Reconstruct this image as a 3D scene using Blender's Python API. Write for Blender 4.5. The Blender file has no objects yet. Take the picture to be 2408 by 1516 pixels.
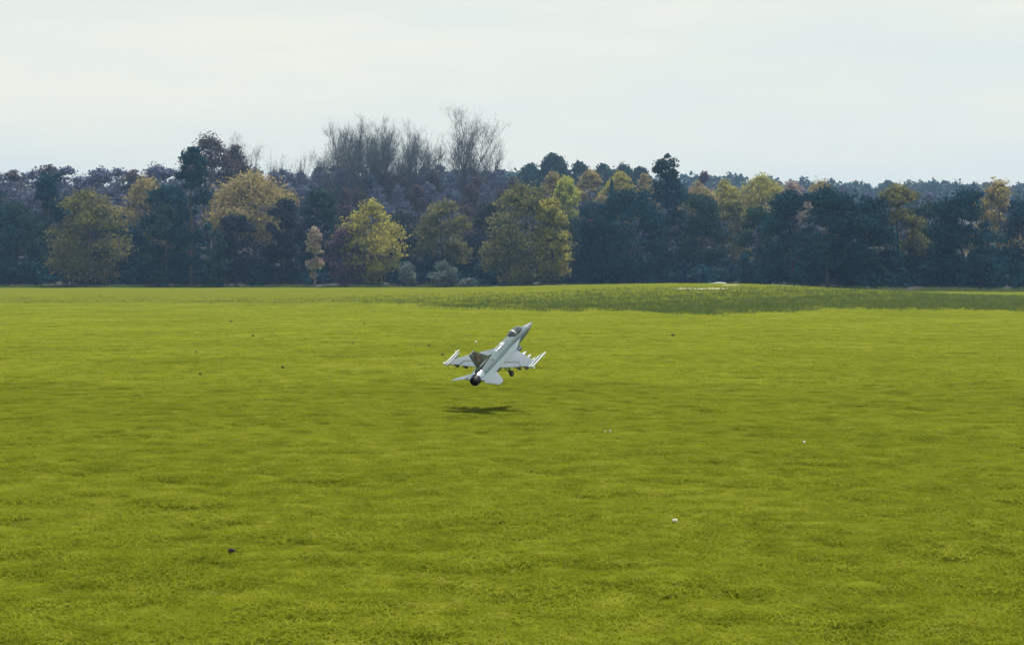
import bpy, bmesh, math, random
import numpy as np
from mathutils import Vector, Matrix

SC = bpy.context.scene
COL = SC.collection
rng = np.random.default_rng(7)
random.seed(7)

# ------------------------------------------------------------------ camera
CAM_H, PITCH = 1.7, math.radians(1.683)
FOC = 4015.0                      # focal length in units of the photograph's 2408 px width
cam_d = bpy.data.cameras.new('camera'); cam = bpy.data.objects.new('camera', cam_d); COL.objects.link(cam)
cam.location = (0, 0, CAM_H); cam.rotation_euler = (math.pi/2 - PITCH, 0, 0)
cam_d.sensor_width = 36.0; cam_d.lens = 36.0*FOC/2408.0
cam_d.clip_start = 0.1; cam_d.clip_end = 6000
SC.camera = cam

# ------------------------------------------------------------------ light and sky
SUN_EL, SUN_AZ = math.radians(67), math.radians(26)     # azimuth to the right of the view axis (+Y)
sun_dir = Vector((math.sin(SUN_AZ)*math.cos(SUN_EL), math.cos(SUN_AZ)*math.cos(SUN_EL), math.sin(SUN_EL)))
sd = bpy.data.lights.new('sun', 'SUN'); sd.energy = 4.6; sd.angle = math.radians(0.5); sd.color = (1.0, 0.95, 0.86)
so = bpy.data.objects.new('sun', sd); COL.objects.link(so)
so.rotation_euler = sun_dir.to_track_quat('Z', 'Y').to_euler(); so.location = (40, 60, 120)

W = bpy.data.worlds.new('World'); SC.world = W; W.use_nodes = True
nt = W.node_tree; nt.nodes.clear()
def N(tree, typ, **kw):
    n = tree.nodes.new(typ)
    for k, v in kw.items(): setattr(n, k, v)
    return n
sky = N(nt, 'ShaderNodeTexSky', sky_type='NISHITA', sun_disc=False, sun_elevation=SUN_EL, sun_rotation=SUN_AZ,
        air_density=1.0, dust_density=2.0, ozone_density=1.5, altitude=50)
tc = N(nt, 'ShaderNodeTexCoord')
mp = N(nt, 'ShaderNodeMapping'); mp.inputs['Scale'].default_value = (2.2, 2.2, 14.0)
cn = N(nt, 'ShaderNodeTexNoise'); cn.inputs['Scale'].default_value = 1.6; cn.inputs['Detail'].default_value = 6; cn.inputs['Roughness'].default_value = .55
ramp = N(nt, 'ShaderNodeMapRange'); ramp.inputs['From Min'].default_value = .30; ramp.inputs['From Max'].default_value = .62
ramp.inputs['To Min'].default_value = 0.0; ramp.inputs['To Max'].default_value = 1.0
cmix = N(nt, 'ShaderNodeMix', data_type='RGBA')          # thin grey patches and the white cloud sheet
cmix.inputs[6].default_value = (6.15, 6.45, 5.9, 1); cmix.inputs[7].default_value = (7.2, 7.05, 5.85, 1)
sep = N(nt, 'ShaderNodeSeparateXYZ')
cov = N(nt, 'ShaderNodeMapRange'); cov.interpolation_type = 'SMOOTHSTEP'   # the sheet thins out overhead
cov.inputs['From Min'].default_value = .25; cov.inputs['From Max'].default_value = .75
cov.inputs['To Min'].default_value = .96; cov.inputs['To Max'].default_value = .25
smix = N(nt, 'ShaderNodeMix', data_type='RGBA')
bg = N(nt, 'ShaderNodeBackground'); bg.inputs['Strength'].default_value = .10
out = N(nt, 'ShaderNodeOutputWorld')
L = nt.links.new
L(tc.outputs['Generated'], mp.inputs['Vector']); L(mp.outputs[0], cn.inputs['Vector']); L(cn.outputs['Fac'], ramp.inputs[0])
L(ramp.outputs[0], cmix.inputs[0]); L(tc.outputs['Generated'], sep.inputs[0]); L(sep.outputs['Z'], cov.inputs[0])
L(cov.outputs[0], smix.inputs[0]); L(sky.outputs[0], smix.inputs[6]); L(cmix.outputs[2], smix.inputs[7])
L(smix.outputs[2], bg.inputs['Color']); L(bg.outputs[0], out.inputs['Surface'])

SC.render.engine = 'CYCLES'
SC.view_settings.view_transform = 'Standard'; SC.view_settings.look = 'None'
SC.view_settings.exposure = 0.45; SC.view_settings.gamma = 1.0; SC.view_settings.use_curve_mapping = False
SC.cycles.use_denoising = True
SC.cycles.max_bounces = 6; SC.cycles.transparent_max_bounces = 8; SC.cycles.volume_bounces = 0

# ------------------------------------------------------------------ helpers
def pix(u, v, D):
    """the point at ground distance D seen at (u, v) of the 2408 x 1516 photograph"""
    return Vector(((u-1204.0)*D/FOC, D, CAM_H - (v-640.0)*D/FOC))
def gpix(u, v):
    D = CAM_H*FOC/(v-640.0)
    return (u-1204.0)*D/FOC, D
def tag(o, label=None, cat=None, group=None, kind=None):
    if label: o['label'] = label
    if cat: o['category'] = cat
    if group: o['group'] = group
    if kind: o['kind'] = kind
    return o
def empty(name, loc=(0, 0, 0)):
    o = bpy.data.objects.new(name, None); o.location = loc; o.empty_display_size = .2; COL.objects.link(o); return o
def link(name, me, mat, parent=None):
    o = bpy.data.objects.new(name, me)
    if mat and not me.materials: me.materials.append(mat)
    COL.objects.link(o)
    if parent: o.parent = parent
    return o
def mesh_np(name, V, F, smooth=False):
    me = bpy.data.meshes.new(name)
    V = np.asarray(V, np.float32); F = np.asarray(F, np.int32); k = F.shape[1]
    me.vertices.add(len(V)); me.vertices.foreach_set('co', V.ravel())
    me.loops.add(F.size); me.loops.foreach_set('vertex_index', F.ravel())
    me.polygons.add(len(F)); me.polygons.foreach_set('loop_start', np.arange(0, F.size, k, dtype=np.int32))
    me.polygons.foreach_set('loop_total', np.full(len(F), k, np.int32))
    if smooth: me.polygons.foreach_set('use_smooth', np.ones(len(F), bool))
    me.update(calc_edges=True); return me
def rnd_unit(n):
    d = rng.normal(size=(n, 3)); return d/np.linalg.norm(d, axis=1)[:, None]

# ------------------------------------------------------------------ materials
def base_mat(name):
    m = bpy.data.materials.new(name); m.use_nodes = True
    t = m.node_tree; t.nodes.clear()
    o = N(t, 'ShaderNodeOutputMaterial'); return m, t, o
def ramp_node(t, stops):
    r = N(t, 'ShaderNodeValToRGB'); e = r.color_ramp.elements
    while len(e) < len(stops): e.new(.5)
    for x, (p, c) in zip(e, stops): x.position = p; x.color = (*c, 1)
    return r
def leaf_mat(name, cols, trans=.25, scale=.9, rough=.7):
    """foliage: three leaf colours mixed clump by clump, a little light passing through"""
    m, t, o = base_mat(name); l = t.links.new
    tc = N(t, 'ShaderNodeTexCoord'); oi = N(t, 'ShaderNodeObjectInfo')
    add = N(t, 'ShaderNodeVectorMath', operation='ADD')
    mul = N(t, 'ShaderNodeMath', operation='MULTIPLY'); mul.inputs[1].default_value = 37.0
    l(oi.outputs['Random'], mul.inputs[0]); l(tc.outputs['Object'], add.inputs[0]); l(mul.outputs[0], add.inputs[1])
    n1 = N(t, 'ShaderNodeTexNoise'); n1.inputs['Scale'].default_value = scale; n1.inputs['Detail'].default_value = 4
    n1.inputs['Roughness'].default_value = .65
    l(add.outputs[0], n1.inputs['Vector'])
    r = ramp_node(t, [(.32, cols[0]), (.5, cols[1]), (.66, cols[2])]); l(n1.outputs['Fac'], r.inputs[0])
    d = N(t, 'ShaderNodeBsdfDiffuse'); tr = N(t, 'ShaderNodeBsdfTranslucent'); mx = N(t, 'ShaderNodeMixShader'); mx.inputs[0].default_value = trans
    l(r.outputs[0], d.inputs[0]); l(r.outputs[0], tr.inputs[0]); l(d.outputs[0], mx.inputs[1]); l(tr.outputs[0], mx.inputs[2])
    l(mx.outputs[0], o.inputs[0]); return m
def plain(name, c, rough=.5, metal=0.0, spec=.5, var=.08, scale=30, coat=0):
    m, t, o = base_mat(name); l = t.links.new
    b = N(t, 'ShaderNodeBsdfPrincipled'); b.inputs['Roughness'].default_value = rough; b.inputs['Metallic'].default_value = metal
    b.inputs['Specular IOR Level'].default_value = spec
    if coat: b.inputs['Coat Weight'].default_value = coat
    tc = N(t, 'ShaderNodeTexCoord'); n = N(t, 'ShaderNodeTexNoise'); n.inputs['Scale'].default_value = scale; n.inputs['Detail'].default_value = 5
    l(tc.outputs['Object'], n.inputs['Vector'])
    lo = tuple(x*(1-var) for x in c); hi = tuple(min(1, x*(1+var)) for x in c)
    r = ramp_node(t, [(.35, lo), (.65, hi)]); l(n.outputs['Fac'], r.inputs[0]); l(r.outputs[0], b.inputs['Base Color'])
    l(b.outputs[0], o.inputs[0]); return m

def turf_mat(name, cols, dry, trans=.3):
    """grass colour from world position, so ground and blades agree"""
    m, t, o = base_mat(name); l = t.links.new
    g = N(t, 'ShaderNodeNewGeometry')
    n1 = N(t, 'ShaderNodeTexNoise'); n1.inputs['Scale'].default_value = 3.2; n1.inputs['Detail'].default_value = 6; n1.inputs['Roughness'].default_value = .65
    n2 = N(t, 'ShaderNodeTexNoise'); n2.inputs['Scale'].default_value = .22; n2.inputs['Detail'].default_value = 3
    n3 = N(t, 'ShaderNodeTexNoise'); n3.inputs['Scale'].default_value = 40; n3.inputs['Detail'].default_value = 2
    for n in (n1, n2, n3): l(g.outputs['Position'], n.inputs['Vector'])
    a = N(t, 'ShaderNodeMath', operation='MULTIPLY_ADD'); a.inputs[1].default_value = .22
    l(n2.outputs['Fac'], a.inputs[0])
    b = N(t, 'ShaderNodeMath', operation='MULTIPLY_ADD'); b.inputs[1].default_value = .58; l(n1.outputs['Fac'], b.inputs[0])
    c = N(t, 'ShaderNodeMath', operation='MULTIPLY'); c.inputs[1].default_value = .20; l(n3.outputs['Fac'], c.inputs[0])
    l(c.outputs[0], b.inputs[2]); l(b.outputs[0], a.inputs[2])
    r = ramp_node(t, [(.40, cols[0]), (.5, cols[1]), (.60, cols[2])]); l(a.outputs[0], r.inputs[0])
    # straw coloured specks
    n4 = N(t, 'ShaderNodeTexNoise'); n4.inputs['Scale'].default_value = 9; n4.inputs['Detail'].default_value = 3; l(g.outputs['Position'], n4.inputs['Vector'])
    mr = N(t, 'ShaderNodeMapRange'); mr.inputs[1].default_value = .62; mr.inputs[2].default_value = .75; mr.inputs[4].default_value = .55; l(n4.outputs['Fac'], mr.inputs[0])
    mx = N(t, 'ShaderNodeMix', data_type='RGBA'); mx.inputs[7].default_value = (*dry, 1); l(mr.outputs[0], mx.inputs[0]); l(r.outputs[0], mx.inputs[6])
    d = N(t, 'ShaderNodeBsdfDiffuse'); tr = N(t, 'ShaderNodeBsdfTranslucent'); ms = N(t, 'ShaderNodeMixShader'); ms.inputs[0].default_value = trans
    l(mx.outputs[2], d.inputs[0]); l(mx.outputs[2], tr.inputs[0]); l(d.outputs[0], ms.inputs[1])
    if trans > 0: l(tr.outputs[0], ms.inputs[2])
    else: l(d.outputs[0], ms.inputs[2])
    l(ms.outputs[0], o.inputs[0]); return m

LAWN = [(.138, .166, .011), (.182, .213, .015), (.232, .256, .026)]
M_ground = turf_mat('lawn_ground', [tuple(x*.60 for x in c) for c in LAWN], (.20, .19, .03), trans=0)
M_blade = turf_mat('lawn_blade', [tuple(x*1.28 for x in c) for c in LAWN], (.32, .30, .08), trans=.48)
M_blade_far_lit = turf_mat('far_lit_lawn_blade', [tuple(x*1.52 for x in c) for c in LAWN], (.36, .34, .10), trans=.48)  # same grass, with the far lawn's grazing-angle brightness put into its colour
M_rough = turf_mat('rough_blade', [(.085, .132, .034), (.120, .165, .040), (.18, .20, .045)], (.24, .22, .08), trans=.4)

# ------------------------------------------------------------------ terrain
_k = []
for lam, amp, cnt in ((.28, .0018, 7), (.5, .0034, 7), (.95, .0048, 7), (2.1, .005, 6), (6.0, .007, 5)):
    for i in range(cnt):
        a = rng.uniform(0, 2*math.pi); ll = lam*rng.uniform(.75, 1.3)
        _k.append((2*math.pi/ll*math.cos(a), 2*math.pi/ll*math.sin(a), rng.uniform(0, 6.28), amp, lam))
def sstep(x): x = np.clip(x, 0, 1); return x*x*(3-2*x)
def terrain(x, y, fine=True):
    x = np.asarray(x, float); y = np.asarray(y, float)
    z = np.zeros(np.broadcast(x, y).shape)
    for kx, ky, ph, amp, lam in _k:
        if not fine and lam < 2: continue
        z = z + amp*np.sin(kx*x + ky*y + ph)*(1-sstep((y-60*lam)/(60*lam)) if lam < 6 else 1)
    sx = np.where(x > 15, 9.0, 15.0); sy = np.where(y < 128, 26.0, 30.0)
    z = z + .82*np.exp(-.5*((x-15.5)/sx)**2 - .5*((y-128)/sy)**2)
    z = z + .22*np.exp(-.5*((x+30)/22)**2 - .5*((y-140)/25)**2)
    z = z + 9.0*sstep((y-196)/120)                                     # the wooded slope behind the field
    z = z + 20.5*sstep((y-330)/260)*(.85+.15*np.tanh((60-x)/60))*(.88+.12*np.tanh((x+40)/40))
    return z
def axis(parts):
    a = []
    for lo, hi, st in parts: a += list(np.arange(lo, hi, st))
    return np.array(a)
xs = axis([(-1500, -300, 100), (-300, -60, 12), (-60, -14, 2), (-14, -8, .4), (-8, 8, .09), (8, 14, .4), (14, 60, 2), (60, 300, 12), (300, 1501, 100)])
ys = axis([(-300, -20, 40), (-20, 6, 2), (6, 26, .09), (26, 60, .35), (60, 220, 1.6), (220, 420, 8), (420, 900, 30), (900, 2601, 170)])
XX, YY = np.meshgrid(xs, ys); nx, ny = len(xs), len(ys)
V = np.stack([XX.ravel(), YY.ravel(), terrain(XX, YY).ravel()], 1)
i0 = (np.arange(ny-1)[:, None]*nx + np.arange(nx-1)[None, :]).ravel()
F = np.stack([i0, i0+1, i0+nx+1, i0+nx], 1)
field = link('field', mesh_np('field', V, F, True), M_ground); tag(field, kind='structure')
field['label'] = 'wide mown yellow-green grass field running back to the wood'

# leaf litter under the trees
M_litter = plain('leaf_litter', (.030, .028, .020), .95, var=.4, scale=.8)
wx = axis([(-300, -60, 8), (-60, 60, 1.5), (60, 301, 8)]); wt = np.array([0, 3, 8, 16, 30, 50, 80, 120, 170, 230, 320, 430, 560])
GX, GT = np.meshgrid(wx, wt); e0 = np.interp(GX, [-300, -40, -12, -2, 3, 9, 17, 24, 32, 300], [189, 186, 185, 185, 181, 186, 187, 168, 150, 150])+.5*np.sin(GX*1.1)+.4*np.sin(GX*2.7)
GY = e0+GT; GV = np.stack([GX.ravel(), GY.ravel(), terrain(GX, GY).ravel()+.06+np.minimum(.05*GT.ravel(), .9)], 1); nwx = len(wx)
i0 = (np.arange(len(wt)-1)[:, None]*nwx + np.arange(nwx-1)[None, :]).ravel()
wf = link('woodland_floor', mesh_np('woodland_floor', GV, np.stack([i0, i0+1, i0+nwx+1, i0+nwx], 1), True), M_litter); tag(wf, 'dark leaf litter under the trees of the wood', kind='structure')

# haze: one closed box of pale even air round camera, field and wood
hz_m, t_, o_ = base_mat('haze_air')
pv = N(t_, 'ShaderNodeVolumePrincipled'); pv.inputs['Density'].default_value = .00042; pv.inputs['Color'].default_value = (.36, .62, 1.0, 1); pv.inputs['Anisotropy'].default_value = 0.2
t_.links.new(pv.outputs[0], o_.inputs['Volume'])
bm = bmesh.new(); bmesh.ops.create_cube(bm, size=1)
for v in bm.verts: v.co = Vector((v.co.x*3200, v.co.y*3100+1150, v.co.z*66+30))
me = bpy.data.meshes.new('haze'); bm.to_mesh(me); bm.free()
haze = link('haze', me, hz_m); tag(haze, kind='stuff')

# ------------------------------------------------------------------ lawn turf (blades nobody could count): instanced patches
def blade_patch(name, size, n, hgt, wid, lean, mat=None):
    p = rng.uniform(-size/2, size/2, (n, 2)); r = np.hypot(p[:, 0], p[:, 1])
    keep = r < size*.5*rng.uniform(.75, 1.0, n); p = p[keep]; n = len(p)
    a = rng.uniform(0, 2*math.pi, n); h = hgt*rng.uniform(.45, 1.15, n); w = wid*rng.uniform(.7, 1.3, n)
    la = rng.uniform(0, 2*math.pi, n); ln = h*lean*rng.uniform(.2, 1.4, n)
    b = np.stack([p[:, 0], p[:, 1], np.full(n, -.006)], 1)
    s = np.stack([np.cos(a)*w, np.sin(a)*w, np.zeros(n)], 1)
    mid = b + np.stack([np.cos(la)*ln*.35, np.sin(la)*ln*.35, h*.62], 1)
    tip = b + np.stack([np.cos(la)*ln, np.sin(la)*ln, h*rng.uniform(.8, 1.0, n)], 1)
    V = np.stack([b-s, b+s, mid+s*.8, mid-s*.8, tip+s*.15, tip-s*.15], 1).reshape(-1, 3)
    i = np.arange(n)[:, None]*6
    F = np.concatenate([i+np.array([[0, 1, 2, 3]]), i+np.array([[3, 2, 4, 5]])])
    me = mesh_np(name, V, F, True); me.materials.append(mat or M_blade)
    return bpy.data.objects.new(name, me)
def scatter(name, label, pts, scales, sources):
    lib = bpy.data.collections.new(name+'_source')
    for s in sources: lib.objects.link(s)
    me = bpy.data.meshes.new(name); me.vertices.add(len(pts)); me.vertices.foreach_set('co', np.asarray(pts, np.float32).ravel())
    at = me.attributes.new('sc', 'FLOAT', 'POINT'); at.data.foreach_set('value', np.asarray(scales, np.float32))
    o = bpy.data.objects.new(name, me); COL.objects.link(o); me.materials.append(M_blade)
    g = bpy.data.node_groups.new(name, 'GeometryNodeTree')
    g.interface.new_socket('Geometry', in_out='INPUT', socket_type='NodeSocketGeometry')
    g.interface.new_socket('Geometry', in_out='OUTPUT', socket_type='NodeSocketGeometry')
    gi = N(g, 'NodeGroupInput'); go = N(g, 'NodeGroupOutput'); l = g.links.new
    ip = N(g, 'GeometryNodeInstanceOnPoints'); ci = N(g, 'GeometryNodeCollectionInfo'); ci.inputs['Collection'].default_value = lib
    ci.inputs['Separate Children'].default_value = True; ci.inputs['Reset Children'].default_value = True
    ip.inputs['Pick Instance'].default_value = True
    ri = N(g, 'FunctionNodeRandomValue', data_type='INT'); ri.inputs[4].default_value = 0; ri.inputs[5].default_value = len(sources)-1
    rv = N(g, 'FunctionNodeRandomValue', data_type='FLOAT'); rv.inputs[2].default_value = 0; rv.inputs[3].default_value = 6.283; rv.inputs['Seed'].default_value = 5
    cx = N(g, 'ShaderNodeCombineXYZ'); l(rv.outputs[1], cx.inputs[2])
    na = N(g, 'GeometryNodeInputNamedAttribute', data_type='FLOAT'); na.inputs['Name'].default_value = 'sc'
    l(gi.outputs[0], ip.inputs['Points']); l(ci.outputs[0], ip.inputs['Instance']); l(ri.outputs[2], ip.inputs['Instance Index'])
    l(cx.outputs[0], ip.inputs['Rotation']); l(na.outputs[0], ip.inputs['Scale']); l(ip.outputs[0], go.inputs[0])
    md = o.modifiers.new('scatter', 'NODES'); md.node_group = g
    tag(o, label, None, None, 'stuff'); return o
def edge_D(x, y):
    u = np.clip(1204 + x/np.maximum(y, 1)*FOC, 0, 2408)
    v = np.interp(u, [0, 446, 900, 1100, 1300, 1700, 1962, 2408], [716, 716, 721, 729, 737, 741, 735, 733])
    return CAM_H*FOC/(v-640)
def jitter_grid(y0, y1, step, margin):
    P = []
    for y in np.arange(y0, y1, step):
        hw = .31*y + margin; n = max(2, int(2*hw/step))
        x = np.linspace(-hw, hw, n)
        P.append(np.stack([x + rng.uniform(-.5, .5, n)*step, y + rng.uniform(-.5, .5, n)*step], 1))
    return np.concatenate(P)
def tuft_h(p):      # sward is a little taller in some clumps
    x, y = p[:, 0], p[:, 1]
    v = np.sin(x*3.1+1.3*np.sin(y*2.3))*np.sin(y*4.3+1.1*np.sin(x*1.7)) + .6*np.sin(x*9.1+y*3)*np.sin(y*10.3-x*2)
    w = np.sin(x*2.2-y*1.1+1.7*np.sin(y*1.3+x*.6))*np.sin(y*6.7+1.2*np.sin(x*2.9)); return 1.0 + .30*v + 1.1*np.clip(w-.55, 0, 1)
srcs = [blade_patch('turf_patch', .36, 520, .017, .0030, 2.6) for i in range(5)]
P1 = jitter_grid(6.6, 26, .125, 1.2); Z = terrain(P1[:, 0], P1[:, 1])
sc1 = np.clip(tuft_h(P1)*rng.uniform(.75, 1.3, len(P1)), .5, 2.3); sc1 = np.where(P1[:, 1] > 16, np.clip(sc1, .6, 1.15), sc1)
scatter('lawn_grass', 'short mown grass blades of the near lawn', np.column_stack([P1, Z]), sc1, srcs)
srcs2 = [blade_patch('far_turf_patch', .9, 760, .011, .0075, 4.6) for i in range(4)]
P2 = jitter_grid(25.5, 94, .45, 2.0); P2 = P2[P2[:, 1] < edge_D(P2[:, 0], P2[:, 1])+1]
pale = rng.uniform(0, 1, len(P2)) < np.clip((P2[:, 1]-30)/22, 0, 1)       # lighter blade colour farther out paints the brightening at a grazing view
srcs3 = [blade_patch('far_lit_turf_patch', .9, 760, .011, .0075, 4.6, M_blade_far_lit) for i in range(4)]
for k, sr, lb in ((~pale, srcs2, 'short mown grass blades in the middle of the lawn'), (pale, srcs3, 'mown grass blades farther back on the lawn, painted lighter for the grazing view')):
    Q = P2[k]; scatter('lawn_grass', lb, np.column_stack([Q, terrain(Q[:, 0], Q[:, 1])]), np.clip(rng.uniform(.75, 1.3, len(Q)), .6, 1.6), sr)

# rough grass bank between the mown lawn and the wood
def rough_grass():
    n = 190000
    y = 60 + 100*rng.uniform(0, 1, n)**1.5; x = rng.uniform(-1, 1, n)*(.31*y+6)
    e = edge_D(x, y); d = (y-e)
    right = 1/(1+np.exp(-(x+2)/4.5))
    depth = 20 + 20*right
    edge_n = 1.8*np.sin(x*.55)+1.4*np.sin(x*1.3+2)+.9*np.sin(x*3.7+1)
    dens = np.where(d > edge_n, np.clip(1.25-(d/depth), .0, 1), 0)*(.5+.5*right)
    dens = dens*np.clip((d-edge_n)/7, .12, 1)
    clump = .5+.5*np.sin(x*.9+2*np.sin(y*.23))*np.sin(y*.31+x*.4)
    keep = rng.uniform(0, 1, n) < dens*(.7+.4*clump)
    x, y, d = x[keep], y[keep], d[keep]; right = right[keep]; n = len(x)
    z = terrain(x, y)
    h = (.05+.09*right)*rng.uniform(.5, 1.3, n)
    # ragged longer grass along the foot of the wood
    n2 = 26000; x2 = rng.uniform(-70, 70, n2)
    y2 = np.interp(x2, [-70, -12, -2, 3, 9, 17, 24, 32, 70], [186, 184.5, 184, 180.5, 185, 186, 167, 149.5, 149.5]) + rng.normal(0, 1.3, n2) - .5
    k2 = np.sin(x2*.7)+np.sin(x2*1.9+1)+np.sin(x2*4.3) > rng.uniform(-2.2, 2.2, n2); x2 = x2[k2]; y2 = y2[k2]
    x = np.append(x, x2); y = np.append(y, y2); z = np.append(z, terrain(x2, y2)); h = np.append(h, .34*rng.uniform(.3, 1.5, len(x2))); n = len(x)
    V = []; F = []
    m = 4
    x = np.repeat(x, m)+rng.normal(0, .10, n*m); y = np.repeat(y, m)+rng.normal(0, .10, n*m); z = np.repeat(z, m); h = np.repeat(h, m)*rng.uniform(.6, 1.2, n*m)
    n = n*m; a = rng.uniform(0, 6.28, n); w = rng.uniform(.012, .026, n); la = rng.uniform(0, 6.28, n); ln = h*rng.uniform(.1, .7, n)
    b = np.stack([x, y, z-.02], 1); s = np.stack([np.cos(a)*w, np.sin(a)*w, 0*a], 1)
    tip = b+np.stack([np.cos(la)*ln, np.sin(la)*ln, h], 1)
    V = np.stack([b-s, b+s, tip], 1).reshape(-1, 3); F = np.arange(3*n).reshape(-1, 3)
    o = link('rough_grass', mesh_np('rough_grass', V, F), M_rough); tag(o, 'taller dark green rough grass on the bank before the wood', kind='stuff')
rough_grass()

# sand showing on the mound
M_sand = plain('pale_sand', (.27, .26, .14), .9, var=.15, scale=6)
def sand(name, uv, D, wid, dep, label, lift=.01):
    c = pix(uv[0], uv[1], D); n = 40
    bm = bmesh.new(); ctr = None
    rings = []
    for k, r in enumerate((.001, .55, 1.0)):
        ring = []
        for i in range(n):
            a = 2*math.pi*i/n; rr = r*(1+.16*math.sin(3*a+1)+.1*math.sin(7*a))
            x = c.x+wid*rr*math.cos(a); y = D+dep*rr*math.sin(a)
            ring.append(bm.verts.new((x, y, float(terrain(x, y))+lift*(1.1-r)+.004)))
        rings.append(ring)
    for a, b in zip(rings, rings[1:]):
        for i in range(n): bm.faces.new((a[i], a[(i+1) % n], b[(i+1) % n], b[i]))
    me = bpy.data.meshes.new(name); bm.to_mesh(me); bm.free()
    o = link(name, me, M_sand); tag(o, label, 'sand', None, 'structure'); return o

# ------------------------------------------------------------------ trees
M_bark = plain('bark', (.075, .065, .058), .9, var=.3, scale=3)
M_bark_pale = plain('bark_pale', (.20, .18, .16), .9, var=.3, scale=3)
K = {   # three leaf colours each
 'dark':   leaf_mat('leaf_dark_teal', [(.008, .040, .058), (.015, .060, .078), (.030, .082, .088)], .15),
 'dusk':   leaf_mat('leaf_dark_dusk', [(.024, .022, .044), (.030, .034, .056), (.032, .056, .060)], .15),
 'green':  leaf_mat('leaf_dark_green', [(.020, .047, .042), (.032, .068, .054), (.052, .09, .062)], .2),
 'grey':   leaf_mat('leaf_grey_green', [(.045, .060, .060), (.065, .080, .075), (.090, .100, .080)], .2),
 'olive':  leaf_mat('leaf_olive', [(.085, .095, .055), (.165, .165, .066), (.32, .29, .085)], .42),
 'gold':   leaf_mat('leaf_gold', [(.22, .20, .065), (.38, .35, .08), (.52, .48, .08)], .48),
 'tan':    leaf_mat('leaf_tan', [(.20, .165, .090), (.32, .265, .12), (.44, .375, .12)], .48),
 'yellow': leaf_mat('leaf_yellow', [(.30, .33, .07), (.44, .46, .07), (.5, .5, .08)], .5),
 'maroon': leaf_mat('leaf_maroon', [(.085, .050, .085), (.14, .085, .115), (.20, .14, .13)], .3),
 'pink':   leaf_mat('leaf_pinkish', [(.24, .16, .165), (.38, .30, .24), (.5, .44, .30)], .42),
 'silver': leaf_mat('leaf_silver', [(.08, .11, .11), (.13, .17, .16), (.20, .23, .20)], .3),
 'twig':   leaf_mat('twig_purple_grey', [(.125, .110, .195), (.14, .165, .255), (.19, .19, .235)], .1),
 'brown':  leaf_mat('twig_purple_brown', [(.075, .058, .072), (.105, .080, .085), (.15, .12, .10)], .15),
 'spray':  leaf_mat('twig_fine_grey', [(.08, .085, .10), (.10, .125, .13), (.13, .155, .145)], .1),
 'hill':   leaf_mat('leaf_far_hill', [(.030, .060, .055), (.05, .085, .075), (.09, .10, .08)], .15, .25),
}
def leaf_quads(c, nrm, s, asp=.7):
    n = len(c); t = rnd_unit(n); a = np.cross(nrm, t); a /= np.linalg.norm(a, axis=1)[:, None]+1e-9
    b = np.cross(nrm, a); a = a*s[:, None]; b = b*(s*asp)[:, None]
    V = np.stack([c-a, c-b*.9, c+a, c+b], 1).reshape(-1, 3)
    return V, np.arange(4*n).reshape(-1, 4)
def crown_leaves(w, h, z0, form, n, leaf, gaps=.25):
    """leaf clumps filling a lobed crown: half width w, crown from z0 to h"""
    H = h-z0
    if form == 'cone':
        t = rng.uniform(0, 1, n)**1.25; lay = .78+.22*np.sin(t*30+2*np.sin(rng.uniform(0, 6.28, n)))
        a = rng.uniform(0, 2*math.pi, n); sect = 1+.28*np.sin(a*3+t*9)+.2*np.sin(a*5-t*23)
        rad = w*(1-t)**.85*lay*sect*rng.uniform(0, 1, n)**.35 + .05
        c = np.stack([rad*np.cos(a), rad*np.sin(a), z0+H*t-.12*rad], 1)
        nr = np.stack([np.cos(a), np.sin(a), np.full(n, .8)], 1)
    else:
        nl = int(30+H*w*.6); nl = min(nl, 90)
        t = rng.uniform(0, 1, nl)
        prof = {'round': np.sqrt(np.clip(1-(2*t-.92)**2, 0.03, 1)), 'tall': np.where(t < .32, .86+.45*t, 1.02*np.sqrt(np.clip(1-((t-.32)/.76)**2, .03, 1))),
                'column': np.clip(1-.35*t-(t > .9)*.25, .2, 1), 'top': np.clip(.45+.75*t-.8*np.clip(t-.65, 0, 1), .2, 1)}[form]
        a = rng.uniform(0, 2*math.pi, nl); R = np.clip(w*(.17+.27*rng.uniform(0, 1, nl)**1.5)*(1.7 if w < 1.3 else 1), .25, 2.4)
        rr = np.clip(w*prof-R*.8, .05, None)*rng.uniform(.25, 1, nl)**.5
        lc = np.stack([rr*np.cos(a), rr*np.sin(a), z0+R*(.75 if z0 > .1*h else .15)+t*(H-(1.6 if z0 > .1*h else 1.0)*R)], 1)
        lc[0] = (0, 0, h-R[0]); 
        wt = R**2; li = rng.choice(nl, n, p=wt/wt.sum())
        d = rnd_unit(n); d[:, 2] = np.where(d[:, 2] < -.3, -d[:, 2]*.5, d[:, 2])
        lump = 1+.22*np.sin(d[:, 0]*5+li)*np.sin(d[:, 1]*5+2*li)+.14*np.sin(d[:, 2]*9+li)
        rad = R[li]*lump*rng.uniform(0, 1, n)**.32*rng.uniform(.86, 1.1, n)
        c = lc[li]+d*rad[:, None]*np.array([1, 1, .95]); nr = d
        loose = rng.uniform(0, 1, n) < .10; c[loose] += rng.normal(0, .07*w, (int(loose.sum()), 3))
    if gaps > 0:
        g = np.sin(c[:, 0]*2.1+c[:, 2]*1.3+1)*np.sin(c[:, 1]*1.9-c[:, 2]*1.7)*np.sin(c[:, 0]*.9-c[:, 1]*1.1+2.2*c[:, 2])
        k = (g > -.55*(1-gaps)-.02) | (rng.uniform(0, 1, len(c)) > gaps*2.2); c = c[k]; nr = nr[k]
    nr = nr+rng.normal(0, .6, c.shape); nr /= np.linalg.norm(nr, axis=1)[:, None]
    s = leaf*rng.uniform(.55, 1.35, len(c))
    return leaf_quads(c, nr, s)
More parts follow.
